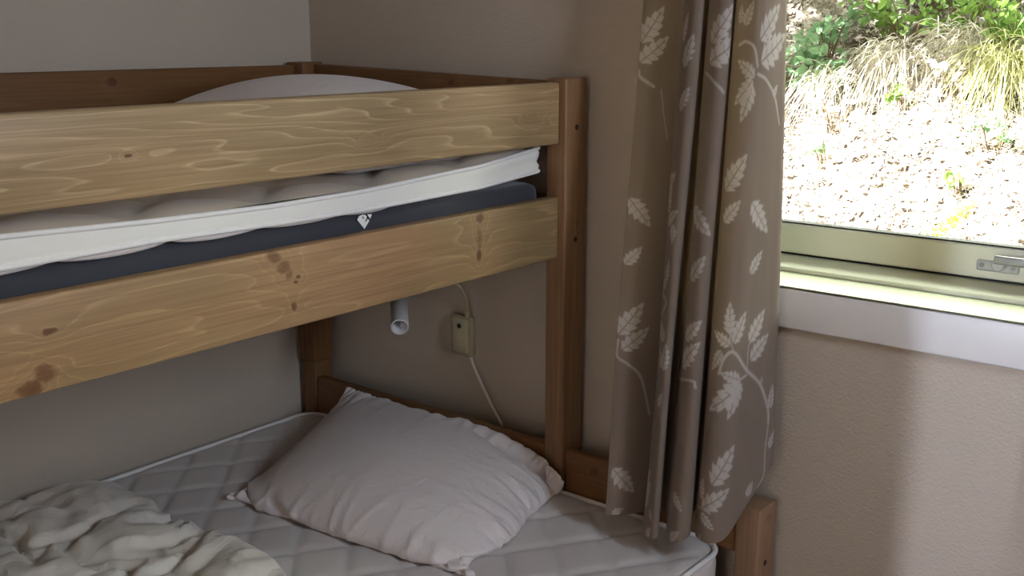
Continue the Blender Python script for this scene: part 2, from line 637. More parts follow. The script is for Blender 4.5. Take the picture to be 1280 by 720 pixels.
# front guard rail and side rail
board('guard_rail', (XO - .028, YF + .0005, GZ0), (XO, YP - .0005, GZ1), 1, bed,
      [(-1.056, 1.343, .008, .0035, .9), (-.19, 1.335, .03, .008, .12), (-.62, 1.33, .02, .006, .10)], seed=12.4, rings=26.0, **GRD)
board('side_rail', (XO - .028, YF + .0005, LZ0), (XO, YP - .0005, LZ1), 1, bed,
      [(-.824, 1.168, .018, .011, .75), (-.808, 1.150, .016, .012, .65), (-.797, 1.136, .010, .010, .6), (-.779, 1.130, .006, .0035, .9), (-.784, 1.122, .006, .0035, .9),
       (-.790, 1.084, .008, .009, .75), (-.342, 1.166, .012, .012, .8), (-.344, 1.128, .009, .030, .5), (-.345, 1.096, .009, .015, .85), (-1.188, 1.129, .013, .0065, .9),
       (-1.200, 1.076, .020, .016, .7), (-1.220, 1.060, .024, .014, .8)], seed=4.7, rings=13.0, **RAIL)
# back rails along the wall
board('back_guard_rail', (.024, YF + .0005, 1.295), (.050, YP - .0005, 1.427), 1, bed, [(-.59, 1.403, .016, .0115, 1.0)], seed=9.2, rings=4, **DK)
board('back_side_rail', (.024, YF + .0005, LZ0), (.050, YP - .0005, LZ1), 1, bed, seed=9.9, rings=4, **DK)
# end boards
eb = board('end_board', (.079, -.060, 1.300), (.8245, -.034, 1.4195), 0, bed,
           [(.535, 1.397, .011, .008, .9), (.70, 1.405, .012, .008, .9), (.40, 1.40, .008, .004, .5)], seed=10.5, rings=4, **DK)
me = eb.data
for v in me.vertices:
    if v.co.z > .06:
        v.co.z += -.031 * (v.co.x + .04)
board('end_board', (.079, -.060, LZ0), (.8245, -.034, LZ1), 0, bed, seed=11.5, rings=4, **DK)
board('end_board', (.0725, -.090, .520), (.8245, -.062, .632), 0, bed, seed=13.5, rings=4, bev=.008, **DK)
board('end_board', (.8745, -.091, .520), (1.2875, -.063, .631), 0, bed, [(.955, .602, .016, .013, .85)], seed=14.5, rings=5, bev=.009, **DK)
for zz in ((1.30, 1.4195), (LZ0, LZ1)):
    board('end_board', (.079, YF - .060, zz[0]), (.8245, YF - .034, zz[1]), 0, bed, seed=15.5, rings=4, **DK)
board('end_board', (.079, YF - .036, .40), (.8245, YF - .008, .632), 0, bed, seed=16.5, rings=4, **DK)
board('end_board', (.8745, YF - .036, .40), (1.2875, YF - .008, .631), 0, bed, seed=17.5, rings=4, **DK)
# lower side rails
board('lower_side_rail', (1.300, YF + .0005, .330), (1.328, YP - .0005, .450), 1, bed, seed=18.5, rings=6, **RAIL)
board('lower_side_rail', (.024, YF + .0005, .330), (.050, YP - .0005, .450), 1, bed, seed=19.5, rings=6, **DK)
# slatted bases
M_slat = plain('pine_slat', (.50, .38, .22), .6, .3, 0, .08)
for (xa, xb, zt, zc) in ((.0505, .8295, 1.095, 1.0505), (.0505, 1.2995, .398, .345)):
    bm = bmesh.new()
    bm_box(bm, (xa, YF + .03, zc), (xa + .022, YP - .02, zt - .017))
    bm_box(bm, (xb - .022, YF + .03, zc), (xb, YP - .02, zt - .017))
    for k in range(14):
        y = YF + .05 + k * .142
        bm_box(bm, (xa, y, zt - .0175), (xb, y + .07, zt))
    bm_obj('slatted_base', bm, M_slat, bed)


# ------------------------------------------------------------------ soft bodies (a small pressure-cloth solver)
def soft_envelope(nx, ny, w, h, init, target_fill, steps, collide, kp=1.0, bend=.12, shear=.5, seed=1, iters=8, jitter=.004, grav=2.0, damp=.94, freq=14, pins=()):
    """two sheets sewn along the rim, rest size w x h, filled and dropped on what lies below.
    init(u, v) -> (N,3) start positions of the mid sheet. returns verts, faces."""
    rs = np.random.RandomState(seed)
    U, Vv = np.meshgrid(np.linspace(0, 1, nx), np.linspace(0, 1, ny), indexing='ij')
    top = np.arange(nx * ny).reshape(nx, ny)
    bot = top.copy()
    inner = np.zeros((nx, ny), bool)
    inner[1:-1, 1:-1] = True
    bot[inner] = nx * ny + np.arange(inner.sum())
    P0 = init(U.ravel(), Vv.ravel())
    X = np.vstack([P0, P0[inner.ravel()]])
    n_t = nx * ny
    # smooth random bumps
    def bumps(a):
        g = np.zeros((nx, ny))
        for _ in range(26):
            kx, ky = rs.uniform(-freq, freq, 2)
            g += np.cos(2 * PI * (kx * U + ky * Vv) + rs.uniform(0, 6.3))
        return g / 5 * a
    X[:n_t, 2] += .010 + np.where(inner, bumps(jitter), 0).ravel() * 1.0
    X[n_t:, 2] -= .004
    V = np.zeros_like(X)
    dx, dy = w / (nx - 1), h / (ny - 1)
    cons = []

    def add(a, b, L, k):
        cons.append((a.ravel(), b.ravel(), L, k))
    for I in (top, bot):
        for par in (0, 1):
            a, b = I[par:-1:2, :], I[par + 1::2, :]
            add(a[:min(len(a), len(b))], b[:min(len(a), len(b))], dx, 1.0)
            a, b = I[:, par:-1:2], I[:, par + 1::2]
            m = min(a.shape[1], b.shape[1])
            add(a[:, :m], b[:, :m], dy, 1.0)
            L = math.hypot(dx, dy)
            a, b = I[par:-1:2, :-1], I[par + 1::2, 1:]
            m = min(len(a), len(b))
            add(a[:m], b[:m], L, shear)
            a, b = I[par:-1:2, 1:], I[par + 1::2, :-1]
            m = min(len(a), len(b))
            add(a[:m], b[:m], L, shear)
        for q in range(4):
            if q % 2:
                continue
            for r in (0, 1):
                a, b = I[q + r:-2:4, :], I[q + r + 2::4, :]
                m = min(len(a), len(b))
                add(a[:m], b[:m], 2 * dx, bend)
                a, b = I[:, q + r:-2:4], I[:, q + r + 2::4]
                m = min(a.shape[1], b.shape[1])
                add(a[:, :m], b[:, :m], 2 * dy, bend)
    def quads(I, flip):
        q = np.stack([I[:-1, :-1], I[1:, :-1], I[1:, 1:], I[:-1, 1:]], -1).reshape(-1, 4)
        return q[:, ::-1] if flip else q
    Q = np.vstack([quads(top, False), quads(bot, True)])
    V0 = target_fill
    pin = [(top[int(round(u * (nx - 1))), int(round(v * (ny - 1)))], np.array(q, float)) for u, v, q in pins]
    pin0 = [X[i].copy() for i, q in pin]
    dt = .012
    for st in range(steps):
        a, b, c, d = X[Q[:, 0]], X[Q[:, 1]], X[Q[:, 2]], X[Q[:, 3]]
        nrm = np.cross(c - a, d - b) * .5
        cen = (a + b + c + d) * .25
        vol = (cen * nrm).sum() / 3.0
        p = kp * min(1.0, (V0 - vol) / V0 * 3.0)
        F = np.zeros_like(X)
        fn = nrm * (p / (dx * dy) * 6.0 / 4)
        for k in range(4):
            np.add.at(F, Q[:, k], fn) if False else None
        for k in range(4):
            for ax in range(3):
                F[:, ax] += np.bincount(Q[:, k], weights=fn[:, ax], minlength=len(X))
        F[:, 2] -= grav
        V = (V + F * dt) * damp
        Xp = X + np.clip(V * dt, -.01, .01)
        for it in range(iters):
            for (ia, ib, L, k) in cons:
                dvec = Xp[ib] - Xp[ia]
                dist = np.sqrt((dvec * dvec).sum(1)) + 1e-9
                if k >= 1.0:
                    cc = (dist - L) / dist * .5
                else:
                    cc = (dist - L) / dist * .5 * k
                    if k == bend:
                        cc = np.minimum(cc, 0)
                corr = dvec * cc[:, None]
                Xp[ia] += corr
                Xp[ib] -= corr
            Xp = collide(Xp, X)
            g = min(1.0, st / 60.0)
            for (i, q), q0 in zip(pin, pin0):
                Xp[i] = q0 * (1 - g) + q * g
        # keep the lower sheet under the upper one
        V = (Xp - X) / dt
        X = Xp
    print('envelope volume', round(float(vol), 4), 'of', V0)
    return X, Q


def floor_collide(Xp, X, z, fric=.6):
    hit = Xp[:, 2] < z
    Xp[hit, 2] = z
    Xp[hit, :2] = X[hit, :2] * fric + Xp[hit, :2] * (1 - fric)
    return Xp


# ------------------------------------------------------------------ lower mattress
MZ = .540
mx0, mx1, my0, my1 = .060, 1.272, -2.10, -.100


def round_rect(x0, x1, y0, y1, r, n=8):
    pts = []
    for (cx, cy, a0) in ((x1 - r, y1 - r, 0), (x0 + r, y1 - r, 90), (x0 + r, y0 + r, 180), (x1 - r, y0 + r, 270)):
        for k in range(n + 1):
            a = math.radians(a0 + 90 * k / n)
            pts.append((cx + r * math.cos(a), cy + r * math.sin(a)))
    return pts


def resample(pts, step):
    P = np.array(pts + [pts[0]])
    d = np.r_[0, np.cumsum(np.hypot(*np.diff(P, axis=0).T))]
    n = int(d[-1] / step)
    s = np.linspace(0, d[-1], n, endpoint=False)
    return np.c_[np.interp(s, d, P[:, 0]), np.interp(s, d, P[:, 1])]


def quilt_height(x, y):
    a = (.719 * (x - 1.071) + .695 * (y + .23)) / .0985
    b = (.839 * (x - 1.071) - .545 * (y + .23)) / .1217
    fa = np.abs(a - np.round(a))
    fb = np.abs(b - np.round(b))
    return .0085 * (1 - np.exp(-fa / .055)) * (1 - np.exp(-fb / .055))


def mattress_top(x0, x1, y0, y1, r, z, step, hfun):
    nx, ny = int((x1 - x0) / step) + 1, int((y1 - y0) / step) + 1
    xs, ys = np.linspace(x0, x1, nx), np.linspace(y0, y1, ny)
    Xg, Yg = np.meshgrid(xs, ys, indexing='ij')
    # pull the square corners in to the rounded outline
    cx = np.clip(Xg, x0 + r, x1 - r)
    cy = np.clip(Yg, y0 + r, y1 - r)
    ex, ey = Xg - cx, Yg - cy
    m = np.maximum(np.abs(ex), np.abs(ey))
    l = np.hypot(ex, ey)
    k = np.where(l > 1e-9, m / np.maximum(l, 1e-9), 1)
    Xr, Yr = cx + ex * k, cy + ey * k
    edge = np.minimum(np.minimum(Xg - x0, x1 - Xg), np.minimum(Yg - y0, y1 - Yg))
    fall = np.exp(-edge / .010)
    Z = z + hfun(Xr, Yr) * (1 - fall) - .004 * fall
    V = np.stack([Xr, Yr, Z], -1).reshape(-1, 3)
    idx = np.arange(nx * ny).reshape(nx, ny)
    F = np.stack([idx[:-1, :-1], idx[1:, :-1], idx[1:, 1:], idx[:-1, 1:]], -1).reshape(-1, 4)
    return V, F


def loop_tube(pts, z, rad, n=8, zf=None):
    """closed tube round an outline"""
    P = np.array(pts)
    N = len(P)
    T = np.roll(P, -1, 0) - np.roll(P, 1, 0)
    T /= np.linalg.norm(T, axis=1)[:, None]
    O = np.c_[T[:, 1], -T[:, 0]]
    V, F = [], []
    zz = np.full(N, z) if zf is None else zf(P)
    for k in range(n):
        a = 2 * PI * k / n
        V.append(np.c_[P + O * (rad * math.cos(a)), zz + rad * math.sin(a)])
    V = np.stack(V, 1).reshape(-1, 3)
    for i in range(N):
        j = (i + 1) % N
        for k in range(n):
            l = (k + 1) % n
            F.append((i * n + k, j * n + k, j * n + l, i * n + l))
    return V, F


def band(pts, prof):
    """side band of a mattress: prof = list of (outset, z)"""
    P = np.array(pts)
    N = len(P)
    T = np.roll(P, -1, 0) - np.roll(P, 1, 0)
    T /= np.linalg.norm(T, axis=1)[:, None]
    O = np.c_[T[:, 1], -T[:, 0]]
    V = np.stack([np.c_[P + O * o, np.full(N, z)] for o, z in prof], 1).reshape(-1, 3)
    m = len(prof)
    F = []
    for i in range(N):
        j = (i + 1) % N
        for k in range(m - 1):
            F.append((i * m + k, j * m + k, j * m + k + 1, i * m + k + 1))
    F.append([i * m for i in range(N)][::-1])
    F.append([i * m + m - 1 for i in range(N)])
    return V, F


mt = thing('mattress', (.666, -1.1, .398), 'wide quilted off-white mattress on the lower bunk under the white pillow', 'mattress')
out = resample(round_rect(mx0, mx1, my0, my1, .055), .03)
V, F = band(out, [(-.012, .399), (0, .408), (.003, .44), (.002, .47), (.003, .51), (0, .531), (-.010, .536)])
np_obj('side_band', V, F, M_quilt, mt)
V, F = mattress_top(mx0 + .004, mx1 - .004, my0 + .004, my1 - .004, .052, MZ - .004, .008, quilt_height)
np_obj('quilted_top', V, F, M_quilt, mt)
V, F = loop_tube(resample(round_rect(mx0, mx1, my0, my1, .055), .012), MZ - .004, .0055)
np_obj('piping', V, F, M_pipe, mt)

# ------------------------------------------------------------------ lower pillow
A_ = np.array([.350, -.625, .56])
B_ = np.array([1.010, -.540, .56])
C_ = np.array([.915, -.130, .585])
D_ = np.array([.225, -.110, .665])


def pillow_init(u, v):
    u, v = u[:, None], v[:, None]
    P = A_ * (1 - u) * (1 - v) + B_ * u * (1 - v) + C_ * u * v + D_ * (1 - u) * v
    return P + np.array([0, 0, .03])


def pillow_collide(Xp, X):
    Xp = floor_collide(Xp, X, MZ + .006)
    yb = np.where((Xp[:, 0] > .82) & (Xp[:, 0] < .88), -.099, np.where(Xp[:, 2] < .636, -.095, -.004))
    hit = Xp[:, 1] > yb
    Xp[hit, 1] = yb[hit]
    return Xp


BACK = spline([(.206, -.100, .640), (.36, -.104, .634), (.56, -.106, .630), (.78, -.108, .626), (.905, -.125, .582)], 41)   # seam leaning on the end board


def seam_wrinkles(X, nx, ny):
    """gathers running in from the seams of the upper sheet"""
    G = X[:nx * ny].reshape(nx, ny, 3)
    du, dv = np.gradient(G, axis=0), np.gradient(G, axis=1)
    N = np.cross(du, dv)
    N /= np.linalg.norm(N, axis=2)[:, :, None] + 1e-9
    u, v = np.meshgrid(np.linspace(0, 1, nx), np.linspace(0, 1, ny), indexing='ij')
    rs = np.random.RandomState(3)

    def ridges(t, d, L):
        out = np.zeros_like(t)
        for _ in range(42):
            c, w, a, sl, ln = rs.uniform(0, 1), rs.uniform(.005, .011), rs.uniform(.3, 1), rs.uniform(-.35, .35), L * rs.uniform(.5, 1.5)
            q = (t - c - sl * d) / w
            out += a * np.exp(-q * q) * np.exp(-(d / ln) ** 2) * np.clip(d / .02, 0, 1)
        return out
    h = ridges(u, v, .20) + ridges(u, 1 - v, .16) + ridges(v, 1 - u, .16) + .8 * ridges(v, u, .10)
    G = G + N * (.0055 * np.minimum(h, 1.5))[:, :, None]
    X = X.copy()
    X[:nx * ny] = G.reshape(-1, 3)
    return X


X, Q = soft_envelope(104, 75, .765, .565, pillow_init, .0245, 190, pillow_collide, kp=3.0, bend=.02, shear=.3, seed=4, iters=7, jitter=.006, freq=18,
                     pins=[(q / 40, 1.0, tuple(BACK[q])) for q in range(41)] + [(1, .42, (.935, -.365, .580)), (1, 0, (.985, -.520, .556))])
X = seam_wrinkles(X, 104, 75)
pil = np_obj('pillow', X, Q, M_sheet)
tag(pil, 'rumpled white pillow lying at the head of the lower bunk', 'pillow')
md = pil.modifiers.new('smooth', 'SUBSURF')
md.levels = md.render_levels = 1

# upper pillow: only its crown shows above the guard rail
def up_init(u, v):
    x = .085 + .70 * u
    y = -.60 + .47 * v
    return np.c_[x, y, 1.30 + .03 * v]


def up_collide(Xp, X):
    Xp = floor_collide(Xp, X, 1.262)
    Xp[:, 1] = np.minimum(Xp[:, 1], -.066)
    Xp[:, 0] = np.clip(Xp[:, 0], .056, .822)
    return Xp


X, Q = soft_envelope(50, 36, .73, .53, up_init, .041, 110, up_collide, kp=1.6, bend=.10, shear=.4, seed=9, iters=6)
pil2 = np_obj('pillow', X, Q, M_sheet)
tag(pil2, 'off-white pillow on the upper bunk, only its top showing above the guard rail', 'pillow')
md = pil2.modifiers.new('smooth', 'SUBSURF')
md.levels = md.render_levels = 1

# ------------------------------------------------------------------ duvet, bottom left
def duvet_init(u, v):
    x = .075 + 1.13 * u
    y = -1.75 + .98 * v + .03 * np.sin(u * 5) + .02 * np.sin(u * 17)
    return np.c_[x, y, np.full_like(u, .575)]


def duvet_collide(Xp, X):
    Xp = floor_collide(Xp, X, MZ + .006, .7)
    Xp[:, 0] = np.maximum(Xp[:, 0], .012)
    return Xp


X, Q = soft_envelope(126, 116, 1.32, 1.24, duvet_init, .022, 90, duvet_collide, kp=.5, bend=.03, shear=.25, seed=21, iters=6, jitter=.016, freq=30)
for i in range(126 * 116):          # sharp little crumples of the cover
    q = Vector(X[i])
    w = mnoise.noise_vector(q * 7.0) * .05
    r = 1 - abs(mnoise.noise((q + w) * 11.0)) * 2.0
    r2 = 1 - abs(mnoise.noise((q + w * 1.5) * 24.0 + Vector((5, 3, 1)))) * 2.0
    X[i, 2] += .010 * max(r, 0) ** 3 + .004 * max(r2, 0) ** 3
duv = np_obj('duvet', X, Q, M_duvet)
tag(duv, 'crumpled cream duvet on the lower bunk near the left wall', 'duvet')
md = duv.modifiers.new('smooth', 'SUBSURF')
md.levels = md.render_levels = 1

# ------------------------------------------------------------------ upper bunk: navy mattress, white topper
nv = thing('mattress', (.44, -1.1, 1.095), 'navy blue foam mattress on the upper bunk beneath the white topper', 'mattress')
out = resample(round_rect(.056, .826, -2.10, -.108, .03), .02)
V, F = band(out, [(-.02, 1.0955), (-.004, 1.10), (0, 1.115), (0, 1.165), (-.001, 1.190), (-.006, 1.200), (-.022, 1.205)])
np_obj('cover', V, F, M_navy, nv)
# printed mark on the navy side: white diamond with a leaf-shaped notch
def mark(parent):
    X_ = .8265
    def P(px, py):      # from the crop of the photo: 12.8 crop px per photo px, about 1.25 mm per photo px
        return (X_, -.606 + (px - 460) / 12.8 * .0017, 1.1785 + ((470 - .195 * (px - 460)) - py) / 12.8 * .00135)
    diamond = [(340, 325), (375, 265), (430, 240), (480, 240), (505, 265), (500, 300), (470, 350), (480, 360), (500, 340), (525, 305), (550, 330), (460, 470)]
    tri = [(515, 230), (597, 225), (565, 300)]
    bm = bmesh.new()
    for poly in (diamond, tri):
        vs = [bm.verts.new(P(*p)) for p in poly]
        f = bm.faces.new(vs)
        r = bmesh.ops.extrude_face_region(bm, geom=[f])
        for v in r['geom']:
            if isinstance(v, bmesh.types.BMVert):
                v.co.x += .0006
    bmesh.ops.triangulate(bm, faces=bm.faces[:])
    o = bm_obj('printed_mark', bm, M_print, parent)
    o['label'] = 'white diamond mark'
    bm = bmesh.new()
    vs = [bm.verts.new(P(*p)) for p in [(425, 258), (455, 285), (447, 312), (430, 290)]]
    f = bm.faces.new(vs)
    r = bmesh.ops.extrude_face_region(bm, geom=[f])
    for v in r['geom']:
        if isinstance(v, bmesh.types.BMVert):
            v.co.x += .0010
    bm_obj('notch', bm, M_navy, o)
mark(nv)

tp = thing('mattress_topper', (.44, -1.1, 1.205), 'white quilted mattress topper with piped edge on the navy upper mattress', 'mattress topper')


def top_sag(y):
    """height of the topper's upper edge along the bed"""
    return np.interp(y, [-1.6, -1.22, -1.0, -.80, -.605, -.306, -.10], [1.262, 1.255, 1.246, 1.242, 1.244, 1.258, 1.280])


def topper():
    tx0, tx1, ty0, ty1 = .054, .828, -2.10, -.112
    out = resample(round_rect(tx0, tx1, ty0, ty1, .02), .012)
    P = out
    N = len(P)
    T = np.roll(P, -1, 0) - np.roll(P, 1, 0)
    T /= np.linalg.norm(T, axis=1)[:, None]
    O = np.c_[T[:, 1], -T[:, 0]]
    zt = top_sag(P[:, 1])
    zb = np.interp(P[:, 1], [-1.6, -1.22, -1.0, -.80, -.605, -.306, -.10], [1.212, 1.213, 1.216, 1.212, 1.2105, 1.216, 1.231])
    s = np.arange(N) * .012
    # side band with a few lengthwise creases near the head end
    prof = [(-.012, 1.0), (-.003, .99), (0, .94), (-.001, .80), (.0015, .62), (-.001, .42), (.001, .25), (-.002, .10), (-.001, .02), (-.012, 0.0)]
    rows = []
    for o_, f in prof:
        w = .003 * np.sin(f * 26) * np.clip((P[:, 1] + .40) / .25, 0, 1)
        rows.append(np.c_[P + O * (o_ + w)[:, None], zb + (zt - zb) * f])
    V = np.stack(rows, 1).reshape(-1, 3)
    m = len(prof)
    F = [(i * m + k, ((i + 1) % N) * m + k, ((i + 1) % N) * m + k + 1, i * m + k + 1) for i in range(N) for k in range(m - 1)]
    F.append([i * m + m - 1 for i in range(N)])
    np_obj('side_band', V, F, M_topper, tp)
    for nm, zz, r in (('piping', zt - .001, .0040), ('piping', zb + .001, .0040)):
        V, F = loop_tube(P, 0, r, 8, zf=lambda q, zz=zz: zz)
        np_obj(nm, V, F, M_pipe, tp)
    # quilted upper face
    def hf(x, y):
        a = (x * .7 + y * .7) / .16
        b = (x * .7 - y * .7) / .16
        fa, fb = np.abs(a - np.round(a)), np.abs(b - np.round(b))
        return .014 * (1 - np.exp(-fa / .10)) * (1 - np.exp(-fb / .10)) + top_sag(y) - 1.25
    V, F = mattress_top(tx0 + .006, tx1 - .006, ty0 + .006, ty1 - .006, .015, 1.25, .011, hf)
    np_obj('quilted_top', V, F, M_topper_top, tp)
    # padded underside bulging out below the piping in scallops
    ys = np.arange(-2.05, -.14, .006)
    notch = np.array([-2.1, -1.93, -1.75, -1.58, -1.38, -1.156, -0.982, -0.82, -0.656, -.53, -.36])
    ki = np.clip(np.searchsorted(notch, ys) - 1, 0, len(notch) - 2)
    tt = np.clip((ys - notch[ki]) / (notch[ki + 1] - notch[ki]), 0, 1)
    lob = np.sin(tt * PI) ** .5
    n = 10
    V, F = [], []
    zbm = np.interp(ys, P[:, 1][np.argsort(P[:, 1])], zb[np.argsort(P[:, 1])])
    dep = (zbm - 1.2045) * lob * np.clip((-.50 - ys) / .06, 0, 1) + .001
    for i, y in enumerate(ys):
        for k in range(n):
            a = PI * k / (n - 1)
            V.append((tx1 - .006 + .005 * math.sin(a), y, zbm[i] + .002 - (dep[i] + .002) * (1 - math.cos(a)) / 2))
    for i in range(len(ys) - 1):
        for k in range(n - 1):
            F.append((i * n + k, (i + 1) * n + k, (i + 1) * n + k + 1, i * n + k + 1))
        F.append((i * n + n - 1, (i + 1) * n + n - 1, (i + 1) * n, i * n))
    np_obj('padded_underside', V, F, M_quilt, tp)


topper()

# ------------------------------------------------------------------ reading lamp on the window wall
lamp = thing('reading_lamp', (.53, -.03, .76), 'white tubular reading lamp on a bent brass arm below the upper bunk', 'lamp')
M_brass = plain('aged_brass', (.56, .47, .28), .35, .5, .6)
M_box = plain('olive_beige_plastic', (.36, .31, .19), .5, .35)
M_boxf = plain('beige_plastic', (.46, .41, .28), .5, .35)
bx = box('wall_box', (.482, -.017, .756), (.548, -.0003, .853), M_box, lamp, .004, 3)
box('front_plate', (.490, -.0192, .765), (.538, -.0168, .846), M_boxf, bx, .0015, 2)
bm = bmesh.new()
tube_bm(bm, [(.513, -.0212, .829), (.513, -.0185, .829)], .0058, 18)
o = bm_obj('switch_button', bm, plain('dark_button', (.02, .015, .012), .5), bx)
arm_pts = spline([(.530, -.010, .846), (.534, -.014, .882), (.536, -.026, .912), (.526, -.040, .936), (.505, -.070, .955), (.475, -.105, .958), (.452, -.135, .945), (.446, -.150, .925)], 40)
tube('arm', arm_pts, .0042, M_brass, lamp, 12)
tube('arm_collar', [(.5315, -.0115, .8535), (.5325, -.0125, .867)], .0062, M_brass, lamp, 14)


def lamp_shade():
    top = Vector((.4476, -.1523, .9144))
    bot = Vector((.536, -.240, .877))
    ax = (bot - top).normalized()
    ex = ax.cross(Vector((0, 0, 1))).normalized()
    ey = ax.cross(ex)
    bm = bmesh.new()
    R = .0196
    prof = [(.0, .004), (.0, R * .85), (.004, R), ((bot - top).length, R), ((bot - top).length + .001, R - .0018), ((bot - top).length - .002, R - .003), (.03, R - .003), (.03, .004)]
    n = 40
    rings = []
    for (a, r) in prof:
        rings.append([bm.verts.new(top + ax * a + (ex * math.cos(2 * PI * k / n) + ey * math.sin(2 * PI * k / n)) * r) for k in range(n)])
    for a, b in zip(rings, rings[1:]):
        for k in range(n):
            bm.faces.new((a[k], a[(k + 1) % n], b[(k + 1) % n], b[k]))
    bm.faces.new(rings[0])
    bm.faces.new(rings[-1])
    o = bm_obj('shade', bm, M_plastic_w, lamp)
    soft(o, 40)
    bm = bmesh.new()
    tube_bm(bm, [top + ax * .031, top + ax * .075, top + ax * .088, top + ax * .093], [.008, .0125, .011, .006], 18)
    soft(bm_obj('bulb', bm, plain('frosted_glass', (.80, .79, .78), .5), o))


lamp_shade()
tube('cable', spline([(.538, -.010, .758), (.552, -.010, .730), (.574, -.008, .690), (.600, -.007, .650), (.630, -.006, .607), (.645, -.006, .57), (.648, -.006, .50)], 40), .0034,
     plain('grey_cable', (.72, .67, .60), .5), lamp, 10)

# ------------------------------------------------------------------ curtains
def curtain_shape(bottom, top, ztop, n, zlist):
    """bottom: (x, y, hem height) along the cloth, top: (x, y) at 1.56 m and above. zlist: 0 at the hem, 1 at the rod"""
    B = spline(bottom, n)
    T = spline(top, n)
    B, zb = B[:, :2], B[:, 2]
    arc = np.r_[0, np.cumsum(np.hypot(*np.diff(B, axis=0).T))]
    s = np.linspace(0, 1, n)
    Xs = np.empty((len(zlist), n, 3))
    for k, f in enumerate(zlist):
        z = zb + (ztop - zb) * f
        e = np.clip((z - zb) / (1.56 - zb), 0, 1)[:, None] ** .9
        Xs[k, :, :2] = B * (1 - e) + T * e
        # gentle lengthwise waver so the folds are not ruled surfaces
        Xs[k, :, 0] += .0025 * np.sin(z * 5.1 + s * 21)
        Xs[k, :, 1] += .003 * np.sin(z * 4.3 + s * 16 + 1.0)
        Xs[k, :, 2] = z
    return Xs, arc


LEAVES = [(0.001, 1.4851, 0.0373, 1.5502, 0.3),
          (0.001, 1.4493, 0.051, 1.4967, 0.3),
          (0.2069, 1.4876, 0.2297, 1.5388, 0.3),
          (0.2297, 1.443, 0.2506, 1.5001, 0.3),
          (0.2297, 1.3678, 0.2513, 1.4097, 0.3),
          (0.524, 1.4851, 0.5664, 1.5521, 0.3),
          (0.5223, 1.4509, 0.5976, 1.503, 0.3),
          (0.8032, 1.5146, 0.8212, 1.5561, 0.3),
          (0.7919, 1.5179, 0.7919, 1.5499, 0.3),
          (0.8466, 1.4915, 0.9206, 1.5503, 0.3),
          (0.8542, 1.4544, 0.9536, 1.5004, 0.3),
          (0.8379, 1.4299, 0.7934, 1.4572, 0.3),
          (0.8331, 1.4251, 0.7934, 1.3813, 0.3),
          (0.8347, 1.4155, 0.8106, 1.3532, 0.3),
          (0.9053, 1.3969, 0.9227, 1.4153, 0.36),
          (0.0019, 1.1989, 0.0398, 1.1482, 0.3),
          (0.0038, 1.0747, 0.0289, 1.1114, 0.3),
          (0.133, 1.1841, 0.2359, 1.258, 0.3),
          (0.2069, 1.1827, 0.2223, 1.2317, 0.3),
          (0.2127, 1.164, 0.2513, 1.1933, 0.3),
          (0.2409, 1.1681, 0.2433, 1.1311, 0.3),
          (0.2297, 1.0618, 0.238, 1.1044, 0.3),
          (0.5032, 1.2006, 0.5544, 1.1545, 0.3),
          (0.5132, 1.0704, 0.5476, 1.1189, 0.3),
          (0.7872, 1.2346, 0.8331, 1.3009, 0.3),
          (0.7888, 1.1806, 0.8255, 1.2217, 0.3),
          (0.8562, 1.2175, 0.912, 1.1608, 0.3),
          (0.8665, 1.0925, 0.8986, 1.1305, 0.3),
          (0.0028, 0.9418, 0.0398, 1.0052, 0.3),
          (0.0104, 0.9136, 0.0561, 0.9576, 0.3),
          (0.2069, 1.0456, 0.2346, 1.0677, 0.36),
          (0.2433, 0.9588, 0.1893, 0.9825, 0.3),
          (0.2433, 0.9025, 0.2486, 0.9529, 0.3),
          (0.2332, 0.9035, 0.2241, 0.9393, 0.3),
          (0.2315, 0.833, 0.2463, 0.8606, 0.36),
          (0.5093, 0.9627, 0.5498, 1.0047, 0.3),
          (0.5011, 0.9125, 0.5498, 0.9658, 0.3),
          (0.8212, 0.9886, 0.8171, 1.0453, 0.3),
          (0.83, 0.9722, 0.8603, 1.0273, 0.3),
          (0.8226, 0.9686, 0.7823, 0.9902, 0.3),
          (0.8058, 0.9583, 0.7839, 0.9194, 0.3),
          (0.8768, 0.9693, 0.9164, 1.0242, 0.3),
          (0.8831, 0.9362, 0.9327, 0.978, 0.3),
          (0.8542, 0.9053, 0.8045, 0.9194, 0.3),
          (0.8562, 0.9017, 0.7839, 0.8469, 0.3),
          (0.8562, 0.9017, 0.827, 0.8367, 0.3),
          (0.9185, 0.888, 0.9185, 0.9008, 0.36),
          (0.9481, 0.8364, 0.9536, 0.8806, 0.3),
          (0.0094, 0.6854, 0.0579, 0.6351, 0.3),
          (0.0142, 0.5974, 0.0385, 0.6068, 0.36),
          (0.1799, 0.6592, 0.2114, 0.7083, 0.3),
          (0.1799, 0.6284, 0.2212, 0.6852, 0.3),
          (0.2297, 0.6377, 0.2444, 0.6214, 0.36),
          (0.2241, 0.5868, 0.2421, 0.6088, 0.36),
          (0.5132, 0.6857, 0.5404, 0.6575, 0.3),
          (0.5151, 0.5992, 0.5384, 0.6211, 0.36),
          (0.8045, 0.717, 0.8484, 0.7896, 0.3),
          (0.7856, 0.6681, 0.8412, 0.7111, 0.3),
          (0.7789, 0.6834, 0.7806, 0.7222, 0.3),
          (0.7839, 0.6597, 0.8144, 0.6356, 0.3),
          (0.8919, 0.6843, 0.9053, 0.7089, 0.36),
          (0.9481, 0.7623, 0.9733, 0.7943, 0.3),
          (0.7839, 0.6108, 0.7872, 0.6208, 0.36)]       # (u0, z0, u1, z1, width ratio) on the cloth
